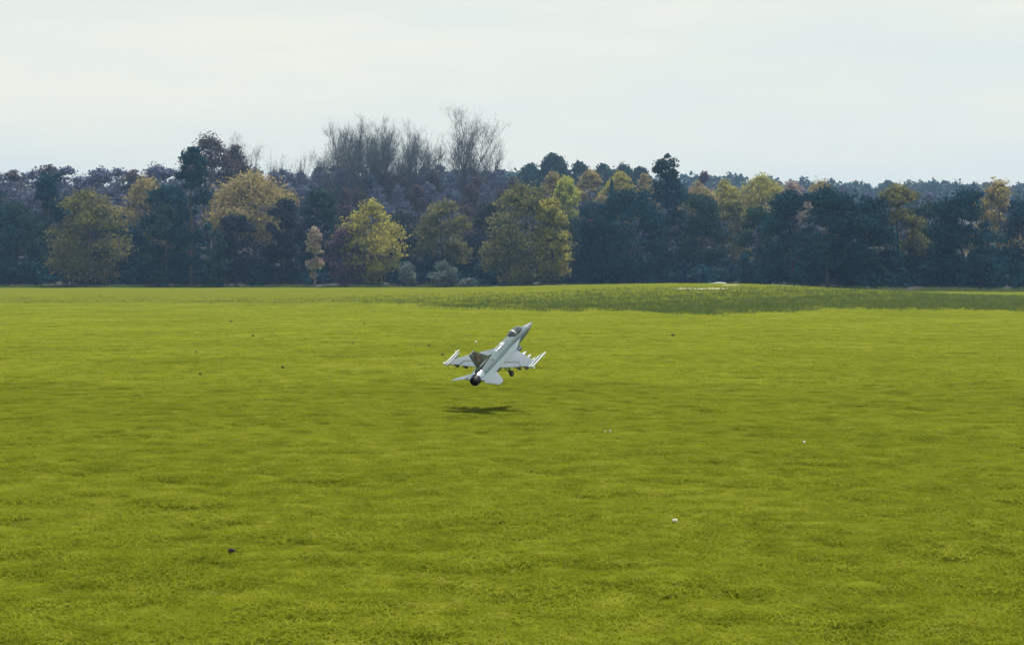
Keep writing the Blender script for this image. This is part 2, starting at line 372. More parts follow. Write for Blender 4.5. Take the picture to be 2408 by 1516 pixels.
def tube(P, R, k=5):
    """tapered tube along points"""
    P = [Vector(p) for p in P]; V = []; F = []
    for i, p in enumerate(P):
        d = (P[min(i+1, len(P)-1)]-P[max(i-1, 0)]).normalized(); x = d.orthogonal().normalized(); y = d.cross(x)
        for j in range(k):
            a = 2*math.pi*j/k; V.append(p+(x*math.cos(a)+y*math.sin(a))*R[i])
        if i:
            o = (i-1)*k
            for j in range(k): F.append((o+j, o+(j+1) % k, o+k+(j+1) % k, o+k+j))
    return V, F
def merge(parts):
    V = []; F = []
    for v, f in parts:
        o = len(V); V += [tuple(p) for p in v]; F += [tuple(i+o for i in q) for q in f]
    return np.array(V), np.array(F)
def trunk_mesh(h, w, top, limbs=5):
    r0 = max(.09, h*.018); T = []
    pts = [Vector((rng.normal(0, .05)*t*w, rng.normal(0, .05)*t*w, -.3+(top+.3)*t)) for t in np.linspace(0, 1, 6)]
    T.append(tube(pts, [r0*1.35, r0, r0*.85, r0*.7, r0*.5, r0*.2], 6))
    for i in range(limbs):
        t = rng.uniform(.3, .75); a = rng.uniform(0, 6.28); b = pts[0].lerp(pts[-1], t); ln = w*rng.uniform(.4, .8)
        e = b+Vector((math.cos(a)*ln, math.sin(a)*ln, ln*rng.uniform(.5, 1.0)))
        T.append(tube([b, b.lerp(e, .5)+Vector((0, 0, -.1*ln)), e], [r0*.45, r0*.3, r0*.08], 4))
    V, F = merge(T); return mesh_np('trunk', V, F, True)

def make_tree(name, loc, h, w, form, key, label, cat='tree', group=None, dens=1.0, z0=.12, leaf=.135, gaps=.25, bark=None, rot=0.0):
    root = empty(name, loc); root.rotation_euler.z = rot; tag(root, label, cat, group)
    area = 2*math.pi*w*(h*(1-z0))*.8+2*w*w
    n = int(np.clip(area*84*dens, 600, 15000))
    V, F = crown_leaves(w, h, h*z0, form, n, leaf, gaps)
    link('crown', mesh_np('crown', V, F), K[key], root)
    if name != 'shrub': link('trunk', trunk_mesh(h, w, h*.8), bark or M_bark, root)
    return root
def bare_meshes(h, w, n_twigs, upright=.8, levels=4):
    """leafless tree: trunk with rising limbs, and a haze of thin twigs at their ends"""
    T = []; ends = []
    def grow(p, d, ln, r, lev):
        pts = [p]; q = p
        for i in range(3):
            d = (d+Vector(rng.normal(0, .09, 3))+Vector((0, 0, .06))).normalized(); q = q+d*ln/3; pts.append(q)
        T.append(tube(pts, [r, r*.8, r*.6, r*.35], 5 if lev == 0 else 3))
        if lev >= 1:
            for t in (.4, .6, .8, 1.0): ends.append((pts[0].lerp(pts[-1], t), d, ln))
        if lev < levels:
            for i in range(8 if lev == 0 else 4 if lev < 3 else 3):
                t = rng.uniform(.3, 1.0); b = pts[0].lerp(pts[-1], t) if lev else pts[min(3, int(t*3))].lerp(pts[min(3, int(t*3)+1)], t*3 % 1)
                a = 2.4*i+rng.uniform(0, 1.2); side = Vector((math.cos(a), math.sin(a), 0))
                nd = (d*upright+side*(1-upright)*2.9*rng.uniform(.5, 1.1)+Vector((0, 0, .25))).normalized()
                grow(b, nd, ln*rng.uniform(.42, .62), r*.5, lev+1)
    grow(Vector((0, 0, -.3)), Vector((0, 0, 1)), h*.55, max(.10, h*.011), 0)
    V, F = merge(T)
    mx = V[:, 2].max(); V[:, 2] *= h*.97/mx; sc = np.percentile(np.abs(V[:, 0]), 90); V[:, :2] *= w*.85/max(sc, .1)
    kz = h*.97/mx; kx = w*.85/max(sc, .1)
    idx = rng.integers(0, len(ends), n_twigs)
    c = np.array([[e[0].x*kx, e[0].y*kx, e[0].z*kz] for e in ends])[idx]; d = np.array([list(e[1]) for e in ends])[idx]
    d = d*.7+rng.normal(0, .42, c.shape)+np.array([0, 0, .45]); d /= np.linalg.norm(d, axis=1)[:, None]
    ln = rng.uniform(.3, 1.0, n_twigs)*h*.055; t = rnd_unit(n_twigs); s = np.cross(d, t); s /= np.linalg.norm(s, axis=1)[:, None]
    s *= rng.uniform(.008, .019, n_twigs)[:, None]
    c = c+rng.normal(0, .30, c.shape)
    TV = np.stack([c-s, c+s, c+d*ln[:, None]], 1).reshape(-1, 3); TF = np.arange(3*n_twigs).reshape(-1, 3)
    return mesh_np('trunk', V, F, True), mesh_np('crown', TV, TF)
def base_xy(u, D): return (u-1204)*D/FOC, D
def place(u, vtop, hw, D, form, key, label, name='broadleaf_tree', cat='tree', **kw):
    x, y = base_xy(u, D); z = float(terrain(x, y, False)); top = CAM_H-(vtop-640)*D/FOC
    return make_tree(name, (x, y, z-.03), top-z, hw*D/FOC*(1.0 if form == 'cone' or name == 'shrub' else 1.32), form, key, label, cat, **kw)
def dup(root, loc, rot, sx, sz, label=None, group=None):
    r = root.copy(); COL.objects.link(r); r.location = loc; r.rotation_euler = (0, 0, rot); r.scale = (sx, sx, sz)
    if label: r['label'] = label
    if group: r['group'] = group
    for ch in list(root.children):
        c = ch.copy(); COL.objects.link(c); c.parent = r
    return r

# --- the front edge of the wood, left to right
T_ = place
T_(452, 343, 42, 186, 'tall', 'dark', 'tall dark blue-green evergreen just left of the broad tan-topped tree', 'evergreen_tree', z0=.02, dens=1.3)
T_(598, 394, 108, 200, 'round', 'tan', 'broad tan and olive autumn tree standing behind two dark bushy trees', z0=.25, leaf=.16)
T_(556, 506, 50, 187, 'tall', 'dusk', 'dark bushy tree in front of the broad tan tree, next to the tall dark evergreen', z0=.02, dens=1.2)
T_(666, 466, 50, 188, 'tall', 'dusk', 'dark bushy tree in front of the broad tan tree, next to the slim pinkish tree', z0=.02, dens=1.2)
T_(508, 540, 30, 184, 'tall', 'green', 'small mid-green tree at the foot of the tall dark evergreen', z0=.02)
T_(741, 533, 17, 183, 'round', 'pink', 'slim pinkish-tan tree with light bark at the field edge', z0=.12, bark=M_bark_pale, leaf=.15)
T_(752, 438, 52, 200, 'tall', 'green', 'dark green tree rising behind the slim pinkish tree')
T_(812, 528, 44, 187, 'tall', 'maroon', 'dusky maroon tree against the left side of the golden rounded tree', z0=.03)
T_(873, 466, 66, 188, 'round', 'gold', 'golden rounded tree with yellow right side beside the maroon tree', z0=.06, leaf=.14)
T_(950, 492, 52, 202, 'tall', 'grey', 'grey-green tree right behind the golden rounded tree')
T_(1042, 466, 62, 191, 'tall', 'olive', 'olive tree with tan right edge above the silvery shrubs', z0=.05)
T_(1122, 555, 56, 193, 'tall', 'dusk', 'low dark tree between the olive tree and the big gold-edged tree', z0=.02)
T_(1165, 468, 62, 198, 'tall', 'grey', 'grey-green tree tucked behind the left shoulder of the big gold-edged tree')
T_(1240, 428, 90, 183, 'tall', 'olive', 'big olive tree with gold right edge standing forward near the centre', z0=.02, leaf=.16, dens=1.1)
T_(1297, 464, 40, 181.5, 'tall', 'gold', 'gold tree added as the sunlit autumn right side of the big olive tree', z0=.10)  # added tree paints the olive tree's sunlit right side, partly its autumn gold
T_(1345, 500, 56, 197, 'tall', 'green', 'dark green tree right of the big olive tree, below the bright yellow one', z0=.02)
T_(1375, 486, 30, 206, 'round', 'maroon', 'maroon-tinged round tree below the tan treetops')
T_(1405, 468, 56, 191, 'tall', 'dark', 'dark teal tree, first of the dark row right of the maroon-tinged tree', z0=.02, dens=1.2)
T_(1482, 440, 78, 189, 'tall', 'dark', 'wide dark teal tree just left of the tall round-headed tree', z0=.02, dens=1.2)
tall = T_(1568, 408, 58, 195, 'tall', 'dark', 'tallest dark tree with a round airy head standing above the right-hand wood', z0=.02, dens=1.2)
hd_h = (362-412)*195/FOC
V, F = crown_leaves(40*195/FOC, 0, hd_h*1.15, 'round', 1500, .17, .5)
zt = CAM_H-(362-640)*195/FOC-tall.location.z
V = V+np.array([0, 0, zt]); link('crown', mesh_np('crown', V, F), K['green'], tall)
v_, f_ = tube([(0, 0, zt-5.5), (.1, 0, zt-3), (-.3, .1, zt-1.0)], [.2, .15, .05]); v2, f2 = tube([(.1, 0, zt-3), (.7, .2, zt-1.6)], [.1, .03]); v3, f3 = tube([(.05, 0, zt-2.7), (-.9, -.2, zt-1.5)], [.1, .03])
V, F = merge([(v_, f_), (v2, f2), (v3, f3)]); link('limb', mesh_np('limb', V, F, True), M_bark, tall)
T_(1652, 452, 56, 191, 'tall', 'green', 'dark green tree just right of the tall round-headed tree', z0=.02)
T_(1722, 468, 46, 193, 'column', 'olive', 'patchy olive-brown tree with pale trunk between dark trees', z0=.10, bark=M_bark_pale, dens=.75, gaps=.5)
T_(1785, 482, 50, 176, 'tall', 'green', 'dark green tree right of the patchy olive-brown tree', z0=.02)
T_(1862, 446, 70, 166, 'tall', 'dark', 'big dark teal tree left neighbour of the darkest tree on the right', z0=.02, dens=1.2)
T_(1945, 436, 72, 156, 'tall', 'dark', 'darkest blue-green tree nearest the field on the right', z0=.02, dens=1.3)
# --- silvery shrubs at the foot of the wood
T_(958, 614, 26, 181, 'round', 'silver', 'silvery shrub at the foot of the golden tree, leftmost of three', 'shrub', 'shrub', z0=.02, leaf=.13, group='silvery shrubs at the wood edge')
T_(1042, 612, 46, 182, 'round', 'silver', 'largest silvery shrub under the olive tree', 'shrub', 'shrub', z0=.02, leaf=.13, group='silvery shrubs at the wood edge')
T_(1104, 650, 30, 180, 'round', 'silver', 'lowest silvery shrub left of the big gold-edged tree', 'shrub', 'shrub', z0=.02, leaf=.12, group='silvery shrubs at the wood edge')
T_(1830, 672, 40, 158, 'round', 'silver', 'low pale green shrub behind the grassy mound on the right', 'shrub', 'shrub', z0=.02, leaf=.10)
# --- sunlit treetops behind the dark row on the right
T_(1300, 403, 36, 232, 'round', 'tan', 'tan treetop between the big olive tree and the bright yellow tree', z0=.3)
T_(1330, 414, 34, 226, 'round', 'yellow', 'bright yellow-green tree among the tan treetops', z0=.3)
T_(1388, 400, 46, 236, 'round', 'tan', 'tan treetop directly right of the bright yellow tree', z0=.3)
T_(1438, 424, 22, 218, 'cone', 'dark', 'small dark conifer poking up among the tan treetops', 'conifer_tree', z0=.1)
T_(1458, 402, 46, 238, 'round', 'gold', 'gold treetop behind the small dark conifer', z0=.3)
T_(1515, 406, 36, 242, 'round', 'tan', 'brownish tan treetop just left of the tall round-headed tree', z0=.3)
T_(1640, 424, 42, 226, 'round', 'tan', 'tan treetop just right of the tall round-headed tree', z0=.3)
T_(1702, 422, 48, 232, 'round', 'gold', 'yellowish treetop above the patchy olive-brown tree', z0=.3)
T_(1790, 408, 60, 230, 'round', 'gold', 'broad golden treetop, highest of those on the right', z0=.3)
T_(1862, 426, 42, 236, 'round', 'pink', 'greyish pink treetop right of the broad golden one', z0=.3)
T_(1930, 422, 48, 242, 'round', 'tan', 'russet treetop above the darkest tree on the right', z0=.3)
# --- dark trees along the skyline
T_(1303, 361, 44, 300, 'round', 'green', 'rounded dark teal tree, highest bump on the skyline right of the bare trees', z0=.2, leaf=.26)
for u, v, hw, lb in ((1248, 384, 32, 'low dark tree on the skyline left of the rounded teal tree'), (1362, 379, 34, 'dark skyline tree right of the rounded teal tree'),
                     (1418, 383, 32, 'dark flat-topped tree at the middle of the skyline row'), (1466, 386, 28, 'dark skyline tree above the gold treetop'),
                     (1505, 392, 24, 'last dark skyline tree before the tall round-headed one')):
    T_(u, v, hw*1.35, 320, 'round', 'green', lb, z0=.1, leaf=.26)
T_(1655, 404, 20, 300, 'round', 'maroon', 'small dusky tree on the skyline before the far blue hill', z0=.2, leaf=.24)

# --- leafless trees standing against the sky
def bare(u, vtop, hw, D, label, key='spray', twigs=2600, upright=.8, group=None):
    x, y = base_xy(u, D); z = float(terrain(x, y, False)); h = CAM_H-(vtop-640)*D/FOC-z
    tm, cm = bare_meshes(h, hw*D/FOC*1.15, int(twigs*1.15), upright)
    root = empty('bare_tree', (x, y, z)); tag(root, label, 'tree', group)
    link('trunk', tm, M_bark, root); link('crown', cm, K[key], root); return root
BG = 'leafless trees against the sky'
T_(492, 310, 66, 226, 'round', 'brown', 'purple-brown rounded tree behind the tall dark evergreen', z0=.2, gaps=.4)
T_(556, 338, 48, 230, 'round', 'brown', 'purple-brown tree sloping down towards the broad tan tree', z0=.2, gaps=.45)
for u, v, hw, D, lb, tw, up in (
    (515, 304, 34, 234, 'leafless tree whose thin top shows over the purple-brown trees', 1600, .75),
    (568, 318, 36, 236, 'fine leafless tree leaning out right of the purple-brown trees', 1700, .72),
    (650, 332, 22, 250, 'small lone leafless tree above the broad tan tree', 900, .8),
    (712, 338, 16, 250, 'slight thin-stemmed leafless tree between the lone one and the big bare clump', 500, .85),
    (768, 318, 30, 246, 'low round leafless tree at the left end of the big bare clump', 3400, .66),
    (822, 262, 34, 250, 'tall upright leafless tree, left peak of the big bare clump', 3000, .86),
    (852, 276, 34, 244, 'leafless tree second from the left peak of the bare clump', 3200, .84),
    (884, 268, 34, 252, 'leafless tree in the middle of the bare clump', 3200, .85),
    (914, 280, 34, 246, 'leafless tree right of the middle of the bare clump', 3200, .84),
    (946, 284, 34, 250, 'leafless tree on the right half of the bare clump', 3000, .84),
    (988, 272, 36, 256, 'pale airy leafless tree right of the bare clump', 1300, .78),
    (1016, 292, 32, 248, 'sparse leafless tree between the bare clump and the tallest bare tree', 1100, .78),
    (1046, 330, 24, 256, 'short thin leafless tree left of the tallest bare tree', 600, .75),
    (1112, 250, 46, 250, 'tallest leafless tree with spreading upright limbs near the centre', 4200, .8),
    (1092, 300, 30, 246, 'leafless tree filling the left side of the tallest bare tree', 1500, .82),
    (1145, 316, 30, 254, 'leafless tree leaning right beside the tallest bare tree', 1200, .74),
    (800, 312, 46, 240, 'broad twiggy leafless tree low in the left part of the bare clump', 4500, .62),
    (868, 306, 50, 238, 'broad twiggy leafless tree under the middle of the bare clump', 5500, .62),
    (930, 306, 48, 240, 'broad twiggy leafless tree low in the right part of the bare clump', 5000, .62),
    (985, 326, 44, 242, 'low spreading leafless tree at the right end of the bare clump', 3200, .6),
    (1108, 318, 44, 243, 'low twiggy leafless tree at the foot of the tallest bare tree', 2600, .64),
    (1180, 368, 22, 258, 'low wispy leafless tree trailing off right of the tallest bare tree', 500, .7)):
    bare(u, v, hw, D, lb, twigs=tw, upright=up, group=BG)

# --- the purple-grey leafless wood on the slope: copies of four trees, crowns merging into one another
MG = 'purple-grey leafless trees of the wood on the slope'
ML = 'purple-grey leafless tree in the dense wood on the slope'
protos = []
for i in range(4):
    r = empty('wood_tree', (0, 0, 0)); tag(r, ML, 'tree', MG)
    V, F = crown_leaves(2.6, 12.5, 2.2, ('tall', 'round', 'column', 'tall')[i], 5200, .15, .15)
    V2 = V.copy()
    link('crown', mesh_np('crown', V, F), K[('twig', 'twig', 'twig', 'brown')[i]], r)
    link('trunk', trunk_mesh(12.5, 2.4, 11.0, 8), M_bark, r); protos.append(r)
used = [False]*4
def wood_tree(u, vtop, D, hw, k, label=ML, group=MG):
    x, y = base_xy(u, D); z = float(terrain(x, y, False)); h = CAM_H-(vtop-640)*D/FOC-z
    sz = max(.35, h/12.5); sx = max(.5, hw*D/FOC/2.6)
    if not used[k]:
        r = protos[k]; used[k] = True; r.location = (x, y, z); r.scale = (sx, sx, sz); r['label'] = label; r['group'] = group; return r
    return dup(protos[k], (x, y, z), rng.uniform(0, 6.28), sx, sz, label, group)
for D, v0, st in ((264, 392, 36), (240, 402, 38), (222, 432, 42), (208, 476, 46)):
    for u in np.arange(640, 1215, st):
        wood_tree(u+rng.uniform(-9, 9), v0+rng.uniform(-5, 14), D+rng.uniform(-5, 5), rng.uniform(30, 40), int(rng.integers(0, 4)))
for D, v0 in ((262, 415), (245, 440), (210, 480)):
    for u in np.arange(1240, 1970, 42):
        wood_tree(u+rng.uniform(-15, 15), v0+25+rng.uniform(-5, 14), D, rng.uniform(30, 40), int(rng.integers(0, 4)),
                  'dusky leafless tree in the wood behind the dark row on the right', 'dusky trees behind the dark row')
for D, v0 in ((245, 345), (215, 420)):
    for u in np.arange(455, 640, 48):
        wood_tree(u+rng.uniform(-9, 9), v0+(u-455)*.28+rng.uniform(-5, 12), D, rng.uniform(30, 40), int(rng.choice([1, 3])),
                  'purple-brown leafless tree in the wood behind the broad tan tree', 'leafless trees behind the tan tree')
# --- the wood goes on to either side
side = [('conifer_tree', 'cone', 'dark'), ('broadleaf_tree', 'tall', 'dark'), ('broadleaf_tree', 'tall', 'green'), ('broadleaf_tree', 'round', 'tan'), ('broadleaf_tree', 'tall', 'olive')]
for i, (u, v, hw, k, lb) in enumerate(((-60, 420, 80, 1, 'dark tree at the far left end of the wood edge'), (40, 470, 66, 2, 'dark green tree second from the left end of the wood edge'),
        (118, 405, 50, 1, 'tall dark tree left of the wide olive tree near the left end'), (205, 440, 80, 4, 'wide olive tree near the left end of the wood edge'),
        (285, 500, 60, 1, 'low dark tree under the narrow tan tree on the left'), (345, 410, 74, 3, 'tan autumn tree a little left of the tall dark evergreen'),
        (392, 480, 52, 2, 'dark green low tree at the left foot of the tall dark evergreen'), (398, 430, 62, 1, 'dark bushy tree leaning against the left side of the tall dark evergreen'))):
    nm, fm, ky = side[k]
    T_(u, v, hw, 188+6*(i % 3)+(8 if k == 3 else 0), fm, ky, lb, nm, z0=.03)
for i, (u, v, hw, k, lb) in enumerate(((2035, 455, 70, 1, 'dark tree touching the right side of the darkest blue-green tree'), (2110, 430, 60, 4, 'olive tree on the right between dark trees'),
        (2180, 470, 72, 2, 'dark green tree just right of the right-hand olive tree'), (2262, 440, 76, 1, 'big dark tree left of the tan tree at the right end'),
        (2345, 420, 60, 3, 'tan autumn tree near the right end of the wood edge'), (2425, 460, 80, 1, 'dark tree at the far right end of the wood edge'), (2500, 440, 70, 2, 'green tree just past the far right end of the wood edge'))):
    nm, fm, ky = side[k]
    T_(u, v, hw, 156+5*(i % 3)+(20 if k == 3 else 0), fm, ky, lb, nm, z0=.03)
for u in np.arange(-80, 450, 40):
    wood_tree(u+rng.uniform(-9, 9), 385+rng.uniform(0, 40), 240+rng.uniform(-8, 8), 66, int(rng.integers(0, 4)), 'leafless tree in the wood left of the tall dark evergreen', 'leafless wood farther left')
    wood_tree(u+rng.uniform(-9, 9), 440+rng.uniform(0, 25), 212, 40, int(rng.integers(0, 4)), 'leafless tree in the wood left of the tall dark evergreen', 'leafless wood farther left')
for u in np.arange(1985, 2480, 52):
    wood_tree(u+rng.uniform(-9, 9), 440+rng.uniform(0, 25), 225+rng.uniform(-8, 8), 42, int(rng.integers(0, 4)), 'leafless tree in the wood right of the darkest tree', 'leafless wood farther right')
for i in range(4):
    if not used[i]: wood_tree(1000, 430, 230, 36, i)

# --- low undergrowth between the trunks, one tangled mass
def undergrowth():
    Vs = []; Fs = []; o = 0
    for i in range(620):
        x = rng.uniform(-75, 78); y = float(np.interp(x, [-75, -12, 3, 9, 17, 24, 32, 78], [188, 187, 184, 188, 189, 170, 152, 152]))+rng.uniform(.5, 22)
        V, F = crown_leaves(rng.uniform(1.0, 2.2), rng.uniform(1.2, 3.8), .05, 'round', 250, .22, .1)
        Vs.append(V+np.array([x, y, float(terrain(x, y, False))])); Fs.append(F+o); o += len(V)
    tag(link('undergrowth', mesh_np('undergrowth', np.concatenate(Vs), np.concatenate(Fs)), K['dark']), 'dark tangled undergrowth filling the foot of the wood', kind='stuff')
undergrowth()

# --- far wooded hill, one mass
def far_wood():
    Vs = []; Fs = []; o = 0
    for D, n in ((430, 190), (520, 220), (610, 240)):
        for i in range(n):
            x = rng.uniform(-.36, .42)*D; y = D+rng.uniform(-25, 25)
            z = float(terrain(x, y, False)); h = rng.uniform(7.0, 9.0); w = rng.uniform(4.5, 7)
            V, F = crown_leaves(w, h, .5, 'round', 250, .62, .05)
            V = V+np.array([x, y, z]); Vs.append(V); Fs.append(F+o); o += len(V)
    ob = link('far_wood', mesh_np('far_wood', np.concatenate(Vs), np.concatenate(Fs)), K['hill'])
    tag(ob, 'hazy blue-green wood covering the far hill on the skyline', kind='stuff')
far_wood()

# ------------------------------------------------------------------ the model jet
S = .1128
OFF = Vector((-8.7, 0, -2.0))       # the ground-contact point between the main wheels is the origin
JQ = (math.radians(29.78), math.radians(27.37), math.radians(.8)); JT = Vector((2.26, 195.84, .216))
yy, pp, rr = JQ
Fv = Vector((math.sin(yy)*math.cos(pp), math.cos(yy)*math.cos(pp), math.sin(pp))); L0 = Vector((-math.cos(yy), math.sin(yy), 0)); U0 = Fv.cross(L0)
Lv = L0*math.cos(rr)+U0*math.sin(rr); Uv = U0*math.cos(rr)-L0*math.sin(rr)
Rm = Matrix((Fv, Lv, Uv)).transposed()
Cm = Matrix.Rotation(-PITCH, 3, 'X')
jet = empty('jet_aircraft'); tag(jet, 'grey model fighter jet with dark green painted tail fin climbing low over the lawn', 'model jet')
RW = Cm @ Rm
jet.matrix_world = Matrix.Translation(Cm @ (JT*S) + Vector((0, 0, CAM_H)) + (RW @ OFF)*S) @ RW.to_4x4()

M_grey = plain('jet_grey', (.150, .186, .206), .75, spec=.18, var=.05, scale=6)
M_top = plain('jet_spine_grey', (.140, .192, .204), .75, spec=.15, var=.06, scale=5)
M_radome = plain('radome_grey', (.15, .17, .19), .5, var=.03)
M_white = plain('missile_white', (.35, .41, .415), .5, var=.04)
M_dark = plain('dark_grey', (.045, .05, .055), .6, var=.2, scale=20)
M_line = plain('hinge_shadow_gap', (.07, .085, .09), .7, var=.1)
M_silver = plain('bright_metal', (.50, .60, .62), .32, metal=.8, var=.1, scale=14)
M_nozzle = plain('burnt_metal', (.018, .018, .022), .45, metal=.4, var=.3, scale=25)
M_tyre = plain('tyre_rubber', (.015, .015, .016), .8)
M_hub = plain('wheel_hub', (.12, .14, .14), .4, metal=.3)
M_glass = plain('dark_canopy_glass', (.012, .022, .024), .06, spec=.8, var=.1, coat=.5)
M_mark = plain('marking_white', (.45, .52, .52), .5, var=.03)
M_intake = plain('intake_black', (.01, .01, .012), .9)
# tail fin paint: olive, green and brown camouflage with red and straw coloured art
def fin_mat():
    m, t, o = base_mat('fin_paint'); l = t.links.new
    tc = N(t, 'ShaderNodeTexCoord'); n = N(t, 'ShaderNodeTexNoise'); n.inputs['Scale'].default_value = 13; n.inputs['Detail'].default_value = 3
    l(tc.outputs['Object'], n.inputs['Vector'])
    r = ramp_node(t, [(.34, (.022, .036, .032)), (.46, (.052, .080, .058)), (.58, (.085, .092, .055)), (.70, (.045, .078, .066))]); l(n.outputs['Fac'], r.inputs[0])
    b = N(t, 'ShaderNodeBsdfPrincipled'); b.inputs['Roughness'].default_value = .4; l(r.outputs[0], b.inputs['Base Color']); l(b.outputs[0], o.inputs[0]); return m
M_fin = fin_mat()
M_red = plain('fin_red', (.20, .035, .022), .45, var=.35, scale=40); M_straw = plain('fin_straw', (.30, .33, .16), .45, var=.3, scale=40)

def J(st, y, z):
    a = abs(y); y = math.copysign(a if a < .7 else .7+(a-.7)*1.124, y)      # wings of this model are a little long
    return (Vector((-st, y, z))-OFF)*S
def jobj(name, V, F, mat, parent=None, smooth=True, ang=35):
    me = bpy.data.meshes.new(name); me.from_pydata([tuple(J(*v)) for v in V], [], F); me.update()
    bm = bmesh.new(); bm.from_mesh(me); bmesh.ops.recalc_face_normals(bm, faces=bm.faces); bm.to_mesh(me); bm.free()
    if smooth:
        me.polygons.foreach_set('use_smooth', [True]*len(me.polygons))
        try: me.set_sharp_from_angle(angle=math.radians(ang))
        except Exception: pass
    return link(name, me, mat, parent or jet)
def loft(sections, n=28, cap=(True, True)):
    """sections: (station, half width, z top, z bottom, exponent, y centre)"""
    V = []; F = []
    for s in sections:
        st, w, zt, zb, e = s[:5]; yc = s[5] if len(s) > 5 else 0.0
        zc = (zt+zb)/2; hh = (zt-zb)/2
        for i in range(n):
            a = 2*math.pi*i/n; ca, sa = math.cos(a), math.sin(a)
            V.append((st, yc+w*math.copysign(abs(ca)**(2/e), ca), zc+hh*math.copysign(abs(sa)**(2/e), sa)))
    for k in range(len(sections)-1):
        for i in range(n): F.append((k*n+i, k*n+(i+1) % n, (k+1)*n+(i+1) % n, (k+1)*n+i))
    if cap[0]: F.append(tuple(range(n-1, -1, -1)))
    if cap[1]: F.append(tuple(range((len(sections)-1)*n, len(sections)*n)))
    return V, F
def plus(*parts):
    V = []; F = []
    for v, f in parts:
        o = len(V); V += list(v); F += [tuple(i+o for i in q) for q in f]
    return V, F
def body(st0, st1, r, y, z, n=10, nose=.6, tail=.3, rt=.6):
    """slender store: ogive nose, straight body, tapered tail"""
    sec = []
    for k in range(5): t = k/4; sec.append((st0+nose*t, max(.01, r*math.sin(t*math.pi/2)), z+max(.01, r*math.sin(t*math.pi/2)), z-max(.01, r*math.sin(t*math.pi/2)), 2, y))
    sec.append((st1-tail, r, z+r, z-r, 2, y)); sec.append((st1, r*rt, z+r*rt, z-r*rt, 2, y))
    return loft(sec, n)
def panel(outline, th, axis='z', edge=.25):
    """thin lifting surface: outline of (station, span, base) points, thick in the middle, sharp at its edge"""
    n = len(outline); c = [sum(p[i] for p in outline)/n for i in range(3)]
    V = []; 
    ax = {'z': Vector((0, 0, 1)), 'y': Vector((0, 1, 0))}[axis]
    for k, (f, t) in enumerate(((1.0, edge), (.72, 1.0))):
        for sgn in (1, -1):
            for p in outline:
                q = Vector([c[i]+(p[i]-c[i])*f for i in range(3)])+ax*(sgn*th/2*t); V.append(tuple(q))
    F = []
    A, B, C, D = 0, n, 2*n, 3*n
    for i in range(n):
        j = (i+1) % n
        F += [(A+i, A+j, C+j, C+i), (B+j, B+i, D+i, D+j), (A+j, A+i, B+i, B+j)]
    F += [tuple(range(C, C+n)), tuple(range(D+n-1, D-1, -1))]
    return V, F
def box(st0, st1, y0, y1, z0, z1):
    V = [(s, y, z) for s in (st0, st1) for y in (y0, y1) for z in (z0, z1)]
    return V, [(0, 1, 3, 2), (4, 6, 7, 5), (0, 4, 5, 1), (2, 3, 7, 6), (0, 2, 6, 4), (1, 5, 7, 3)]
def rod(a, b, r, k=8):
    v, f = tube([Vector(a), Vector(b)], [r, r], k); v = [tuple(p) for p in v]
    f = list(f)+[tuple(range(k-1, -1, -1)), tuple(range(k, 2*k))]; return v, f

# fuselage: round body with spine, blended shelf and strakes, belly duct
FUS = [(2.0, .47, .33, -.66, 2.1), (2.6, .52, .42, -.74, 2.2), (3.4, .57, .50, -.78, 2.3), (4.4, .62, .66, -.80, 2.3), (5.4, .66, .86, -.82, 2.2), (6.4, .72, .86, -.85, 2.2),
       (8.0, .80, .84, -.88, 2.2), (9.6, .82, .80, -.86, 2.2), (11.2, .78, .74, -.80, 2.1), (12.4, .70, .68, -.70, 2.05), (13.1, .64, .66, -.62, 2.0)]
shelf = [(3.5, .50, .05, -.10, 1.4), (4.4, .70, .10, -.16, 1.3), (5.3, .94, .20, -.22, 1.25), (6.2, 1.22, .27, -.28, 1.25), (6.9, 1.42, .30, -.32, 1.25), (8.0, 1.44, .34, -.40, 1.3),
         (10.7, 1.40, .30, -.40, 1.3), (12.0, 1.34, .20, -.32, 1.35), (13.3, 1.30, .12, -.24, 1.4), (14.0, 1.28, .06, -.14, 1.5)]
jobj('fuselage', *plus(loft(FUS), loft(shelf, 24)), M_top, ang=50)
duct = loft([(4.55, .74, -.70, -1.46, 2.6), (5.5, .80, -.45, -1.50, 2.6), (7.2, .82, -.3, -1.44, 2.6), (9.5, .80, -.3, -1.22, 2.4), (11.5, .72, -.3, -.98, 2.2), (13.1, .58, -.3, -.68, 2.0)], 22, (False, True))
lip = loft([(4.55, .74, -.70, -1.46, 2.6), (4.75, .66, -.80, -1.38, 2.6), (5.6, .5, -.85, -1.2, 2.4)], 22, (False, False))
jobj('belly_intake', *duct, M_grey, ang=50)
jobj('intake_duct', *lip, M_intake)
jobj('radome', *loft([(0, .015, -.235, -.265, 2), (.35, .15, -.09, -.40, 2), (.9, .29, .08, -.53, 2), (1.5, .40, .22, -.61, 2.05), (2.0, .468, .328, -.658, 2.1)]), M_radome)
jobj('pitot_tube', *rod((-.35, 0, -.25), (.1, 0, -.25), .02, 6), M_radome)
